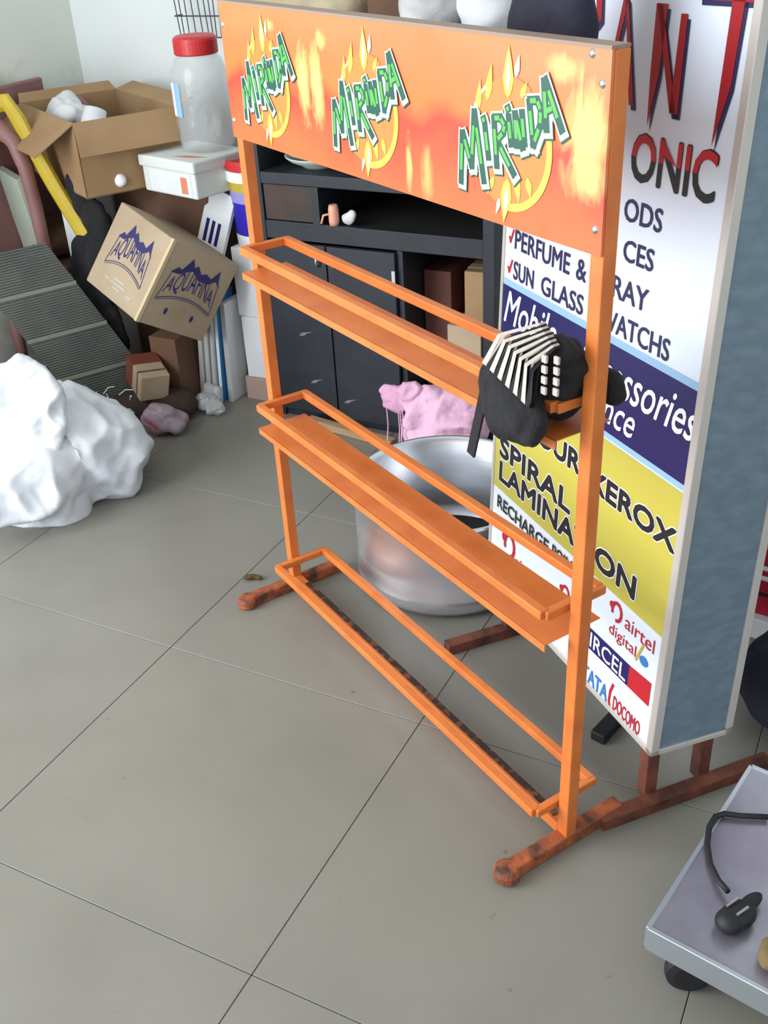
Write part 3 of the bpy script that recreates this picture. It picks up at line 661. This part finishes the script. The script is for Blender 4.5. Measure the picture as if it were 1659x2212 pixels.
# mauve plastic chair against the left wall
ch = thing('plastic_chair', 'mauve plastic armchair against the left wall behind the ribbed mat', 'chair', (-.84, .06, 0))
def arm(y):
    return [(-.13, y, .83), (-.06, y, .855), (.02, y, .845), (.07, y, .80), (.092, y, .73), (.10, y, .62), (.10, y, .50), (.105, y, .40)]
for y in (-.16, .20):
    a = G(); a.tube(arm(y), [.020, .022, .023, .023, .022, .021, .020, .020], CHAIRP, 10); a.build('armrest', ch, smooth=True)
G().box((-.13, -.17, .385), (.115, .21, .415), CHAIRP).build('seat', ch, bevel=.01)
for (x, y) in ((.10, -.155), (.10, .195), (-.115, -.155), (-.115, .195)):
    l = G(); l.tube([(x, y, .40), (x, y, 0)], [.022, .016], CHAIRP, 8); l.build('leg', ch, smooth=True)
G().box((-.145, -.17, .41), (-.125, .21, .92), CHAIRP).build('backrest', ch, bevel=.006)
tag(G().box((-.012, -.11, 0), (.012, .11, .28), MIRROR).build('pale_board', loc=(-.86, -.02, .416), rot=(0, R(-6), R(60)), bevel=.002), 'pale grey board standing on the chair seat', 'board')
tag(blob('brown_cloth', [((-.80, .05, .47), (.06, .12, .055)), ((-.84, .08, .49), (.07, .1, .06))], CARD_D, .01, .01, 15, seed=2, flatten=.416), 'dark brown cloth heap on the chair seat beside the pale board', 'cloth')
# ribbed grey mat, four folded panels sloping to the floor
mt = thing('ribbed_mat', 'dark grey ribbed folding mat with four panels sloping down to the floor', 'mat', (-.62, -.2, 0))
TR = Vector((-.635, -.20, .548)); BR = Vector((-.405, -.06, .020)); SV = Vector((-.14, -.20, -.01))
Ld = BR-TR; n_ = Ld.cross(SV).normalized(); n_ = n_ if n_.z > 0 else -n_
org = Vector((-.62, -.2, 0))
for i in range(4):
    g = G(); a = TR+Ld*(i/4+.012); b = TR+Ld*((i+1)/4-.012)
    nr = 16
    for j in range(nr):
        p0 = a+(b-a)*(j/nr); p1 = a+(b-a)*((j+.62)/nr)
        q = [p0, p1, p1+SV, p0+SV]
        vs = [v-n_*.006-org for v in q]+[v+n_*.003-org for v in q]
        g.add(vs, [[0,1,2,3],[4,7,6,5],[0,4,5,1],[1,5,6,2],[2,6,7,3],[3,7,4,0]], RIBBED)
    q = [a, b, b+SV, a+SV]; vs = [v-n_*.010-org for v in q]+[v-n_*.0015-org for v in q]
    g.add(vs, [[0,1,2,3],[4,7,6,5],[0,4,5,1],[1,5,6,2],[2,6,7,3],[3,7,4,0]], RIBBED)
    g.build('mat_panel', mt)
    if i:
        c = TR+Ld*(i/4)-org; G().bar(c, c+SV, .012, .014, RIBEDGE, n_).build('hinge_strip', mt)
# ------------------------------------------------------------------ white woven sack and litter
sk = thing('woven_sack', 'large crumpled white woven plastic sack on the floor in front of the ribbed mat', 'sack', (-.415, -.715, 0))
blob('sack_body', [((.0, -.02, .10), (.26, .235, .19)), ((-.25, -.05, .12), (.26, .24, .20)), ((.15, .13, .12), (.165, .15, .16)), ((-.06, .05, .18), (.19, .17, .13))], SACK, .008, .034, 4.2, parent=sk, crum=.075, cf=1.0, flatten=.001, smooth_it=4, seed=2.3)
blob('sack_mouth', [((.165, -.05, .30), (.10, .028, .145), (R(-14), R(6), R(27))), ((.06, -.06, .27), (.13, .045, .15), (R(-14), R(-8), R(27))), ((-.08, -.06, .25), (.14, .06, .14), (0, 0, R(20)))], SACK, .006, .016, 7.0, parent=sk, crum=.034, cf=1.0, seed=6)
fy = G()
for i in range(26):
    a = random.uniform(-.3, 1.2); p = Vector((.17+.09*random.random(), .16+.10*random.random(), .25-.09*random.random()))
    d = Vector((random.uniform(.0, .05), random.uniform(-.03, .02), random.uniform(-.06, .03)))
    fy.tube([p, p+d*.5+Vector((0, 0, .008)), p+d], .0011, SACK, 4)
fy.build('frayed_edge', sk)
tag(blob('dark_cloth_heap', [((-.37, -.15, .05), (.085, .07, .055)), ((-.30, -.13, .04), (.07, .06, .05)), ((-.42, -.19, .04), (.07, .06, .045))], M('dark_brown_cloth', (58, 44, 38), .9), .008, .008, 14, seed=9, crum=.012, flatten=.001), 'dark brown cloth heap on the floor under the small brown and white carton', 'cloth')
sb = thing('small_carton', 'small brown and white carton resting on a dark cloth heap', 'box', (-.375, -.165, .098)); sb.rotation_euler = (R(-8), R(14), R(-34))
G().box((-.065, -.045, 0), (.065, .045, .085), CARD_L).build('carton_body', sb, bevel=.002)
G().box((-.0658, -.046, .0), (-.01, .046, .0858), M('russet_print', (120, 60, 46), .7)).build('russet_panel', sb); G().box((.028, -.0458, .0), (.036, .0458, .0858), CARD_D).build('tape_strip', sb)
tag(blob('grey_pouch', [((-.27, -.25, .05), (.06, .05, .05)), ((-.23, -.23, .035), (.04, .045, .035))], M('grey_pink_film', (150, 146, 156), .4, col2=(186, 120, 132), nscale=9), .006, .008, 25, ridge=.006, flatten=.001), 'crumpled grey and pink plastic pouch on the floor beside the woven sack', 'pouch')
tag(blob('plastic_wrap', [((-.225, -.06, .03), (.045, .04, .03)), ((-.185, -.085, .02), (.03, .03, .02)), ((-.24, -.02, .04), (.04, .03, .035))], FILM, .005, .010, 35, ridge=.008, flatten=.001), 'crumpled clear plastic wrap on the floor before the folders', 'wrap')
tag(blob('leaf_litter', [((.412, -.807, .008), (.020, .008, .007), (0, 0, .6)), ((.43, -.80, .007), (.012, .007, .006))], LEAF, .003, .002, 60), 'small dry brown leaf on the tile near the far rack foot', 'leaf')
# wire rack on the wall
wr = thing('wire_basket', 'grey wire basket hanging on the wall above the clear jar', 'basket', (-.44, .47, 1.02))
g = G()
for i in range(9): g.tube([(-.075+i*.02, -.03-.01*math.sin(i), .0), (-.085+i*.0225, -.045, .26)], .0018, WIRE, 5)
for z in (.0, .06, .13, .20, .26): g.tube([(-.08-.01*z/.26, .0, z), (-.08-.01*z/.26, -.04, z), (.09+.01*z/.26, -.04, z), (.09+.01*z/.26, .0, z)], .0022, WIRE, 5)
g.build('wire_grid', wr)
g = G(); g.tube([(-.06, .028, .30), (-.06, -.04, .262)], .003, WIRE, 6); g.tube([(.07, .028, .30), (.07, -.04, .262)], .003, WIRE, 6); g.build('hanger', wr)

# ------------------------------------------------------------------ black cap on the upper shelf, bag behind the panel
Xr = Matrix.Translation((.535, -.791, 0)) @ Matrix.Rotation(R(-30), 4, 'Z')
cp = thing('black_cloth_hat', 'black cloth hat with cream striped lining lying on the upper rack shelf', 'hat', tuple(Xr @ Vector((.86, 0, .7725))), R(-30))
blob('hat_crown', [((.0, -.005, .045), (.055, .05, .045)), ((.002, -.072, .028), (.062, .026, .046)), ((-.03, -.062, .055), (.045, .03, .035)), ((.03, -.02, .09), (.045, .03, .045)), ((.062, .040, .055), (.032, .02, .025)), ((-.045, -.03, .085), (.045, .03, .022), (0, -.5, 0)), ((.045, -.035, .12), (.03, .02, .022))], BLACKC, .006, .006, 25, parent=cp, ridge=.004)
g = G(); n = 6
lo0 = Vector((-.052, -.082, .084)); lo1 = Vector((.056, -.092, .060)); ap0 = Vector((.022, -.050, .152)); ap1 = Vector((.062, -.058, .132))
for i in range(2*n):
    u0, u1 = i/(2*n), (i+1)/(2*n); a = lo0.lerp(lo1, u0); b = lo0.lerp(lo1, u1); t0 = ap0.lerp(ap1, u0); t1 = ap0.lerp(ap1, u1)
    m_ = STRIPEW if i % 2 == 0 else BLACKC
    pf0 = Vector((0, -.004 if i % 2 == 0 else .002, .004 if i % 2 == 0 else 0)); bulge = Vector((-.004, -.012, .012))+pf0
    ma = (a+t0)/2+bulge; mb = (b+t1)/2+bulge
    g.add([a, b, mb, ma, t1, t0, a+Vector((0, .01, -.002)), b+Vector((0, .01, -.002)), mb+Vector((0, .01, 0)), ma+Vector((0, .01, 0)), t1+Vector((0, .01, 0)), t0+Vector((0, .01, 0))],
          [[0,1,2,3],[3,2,4,5],[7,6,9,8],[8,9,11,10],[0,6,7,1],[5,4,10,11]], m_)
g.build('striped_lining', cp)
for j in range(2):
    for i in range(4):
        ck = G(); ck.box((.060+j*.013, -.078+j*.008, .078+i*.014), (.069+j*.013, -.074+j*.008, .088+i*.014), STRIPEW)
        ck.build('check_patch', cp, bevel=.001)
g = G(); g.bar((-.068, -.066, .03), (-.094, -.070, -.075), .004, .017, BLACKC, (1, 0, 0)); g.build('strap', cp, bevel=.001)
bg = thing('hanging_bag', 'dark navy bag hanging from the top of the sign behind the orange panel', 'bag', tuple(Xr @ Vector((.69, .125, 1.10))), R(-36))
blob('bag_body', [((0, 0, .12), (.088, .036, .13)), ((0, 0, .04), (.086, .036, .05)), ((.0, 0, .2), (.075, .03, .06))], NAVYC, .008, .006, 18, parent=bg, ridge=.003)
g = G(); g.tube([(-.04, .0, .24), (-.035, .03, .345), (-.035, .10, .352), (-.035, .19, .34)], .006, NAVYC, 6); g.tube([(.04, .0, .24), (.045, .03, .345), (.045, .10, .352), (.045, .19, .34)], .006, NAVYC, 6); g.build('strap', bg)

# ------------------------------------------------------------------ right edge: platform on casters, bags beyond the sign
pf = thing('platform_scale', 'low steel platform on black casters with a power plug lying on it', 'platform', (1.523, -1.459, 0), R(-11))
G().box((0, 0, .112), (.45, .385, .120), STAIN).build('top_plate', pf, bevel=.001, seg=1)
for a, b in (((0, -.004, .078), (.45, .004, .123)), ((-.004, 0, .078), (.004, .385, .121)), ((.446, 0, .078), (.454, .385, .121)), ((0, .381, .078), (.45, .389, .121))):
    G().box(a, b, STEELR).build('edge_apron', pf, bevel=.001, seg=1)
G().box((.06, .06, .086), (.39, .33, .111), BLACKR).build('under_frame', pf)
for (x, y) in ((.055, .03), (.395, .03), (.055, .345), (.395, .345)):
    c_ = G().box((x-.022, y-.018, .07), (x+.022, y+.018, .112), BLACKR).build('caster', pf, bevel=.003)
    wl = G(); wl.lathe([(0, -.014), (.022, -.014), (.032, -.010), (.034, 0), (.032, .010), (.022, .014), (0, .014)], BLACKR, 28)
    wl.build('wheel', c_, (x, y, .0345), (R(90), 0, R(30)), smooth=False)
cd = thing('power_plug', 'black three pin power plug with cable lying on the steel platform', 'plug', (1.633, -1.40, .1205), R(-30))
blob('plug_body', [((0, 0, .016), (.022, .030, .0165)), ((0, -.018, .016), (.020, .020, .016)), ((-.006, .035, .014), (.010, .022, .011))], BLACKR, .003, .001, 40, parent=cd, flatten=.0005)
for x in (-.012, .006): G().bar((x, -.012, .0325), (x+.001, .010, .0345), .0035, .003, SCREW).build('pin', cd)
cbl = G(); inv = (Matrix.Translation((1.633, -1.40, .1205)) @ Matrix.Rotation(R(-30), 4, 'Z')).inverted()
cpts = [(1.612, -1.362, .134), (1.596, -1.345, .130), (1.578, -1.315, .126), (1.566, -1.28, .126), (1.562, -1.245, .127), (1.566, -1.222, .127), (1.578, -1.21, .127), (1.60, -1.205, .127), (1.64, -1.19, .127)]
cbl.tube([inv @ Vector(q) for q in cpts], .0045, BLACKR, 8); cbl.build('cable', cd, smooth=True)
tag(blob('brown_rag', [((1.695, -1.44, .135), (.03, .03, .016)), ((1.71, -1.43, .135), (.03, .04, .018))], BROWNR, .005, .005, 40, flatten=.1205), 'small brown rag at the edge of the steel platform', 'rag')
tag(blob('navy_bag', [((1.645, -.815, .10), (.12, .10, .105)), ((1.66, -.80, .15), (.10, .09, .08))], NAVYC, .010, .008, 12, ridge=.004, flatten=.001), 'round dark navy bag on the floor behind the sign', 'bag')
rs = thing('striped_cloth_stack', 'red and white striped folded cloth stack on a white board beyond the sign', 'cloth', (1.62, -.45, 0), R(-8))
G().box((-.20, -.14, 0), (.20, .14, .05), PAPER).build('white_board', rs, bevel=.003)
for i, (m_, h) in enumerate(((REDCL, .045), (PBLACK, .008), (REDCL, .03), (PWHITE, .012), (REDCL, .012), (PWHITE, .012), (REDCL, .04))):
    z0 = .051+[0, .045, .053, .083, .095, .107, .119][i]
    G().box((-.18, -.12, z0), (.18, .12, z0+h), m_).build('folded_layer', rs, bevel=.003)
tag(G().bar((1.318, -1.008, .012), (1.338, -.93, .012), .03, .022, BLACKR).build('black_block', bevel=.003), 'black block lying on the floor under the sign', 'block')
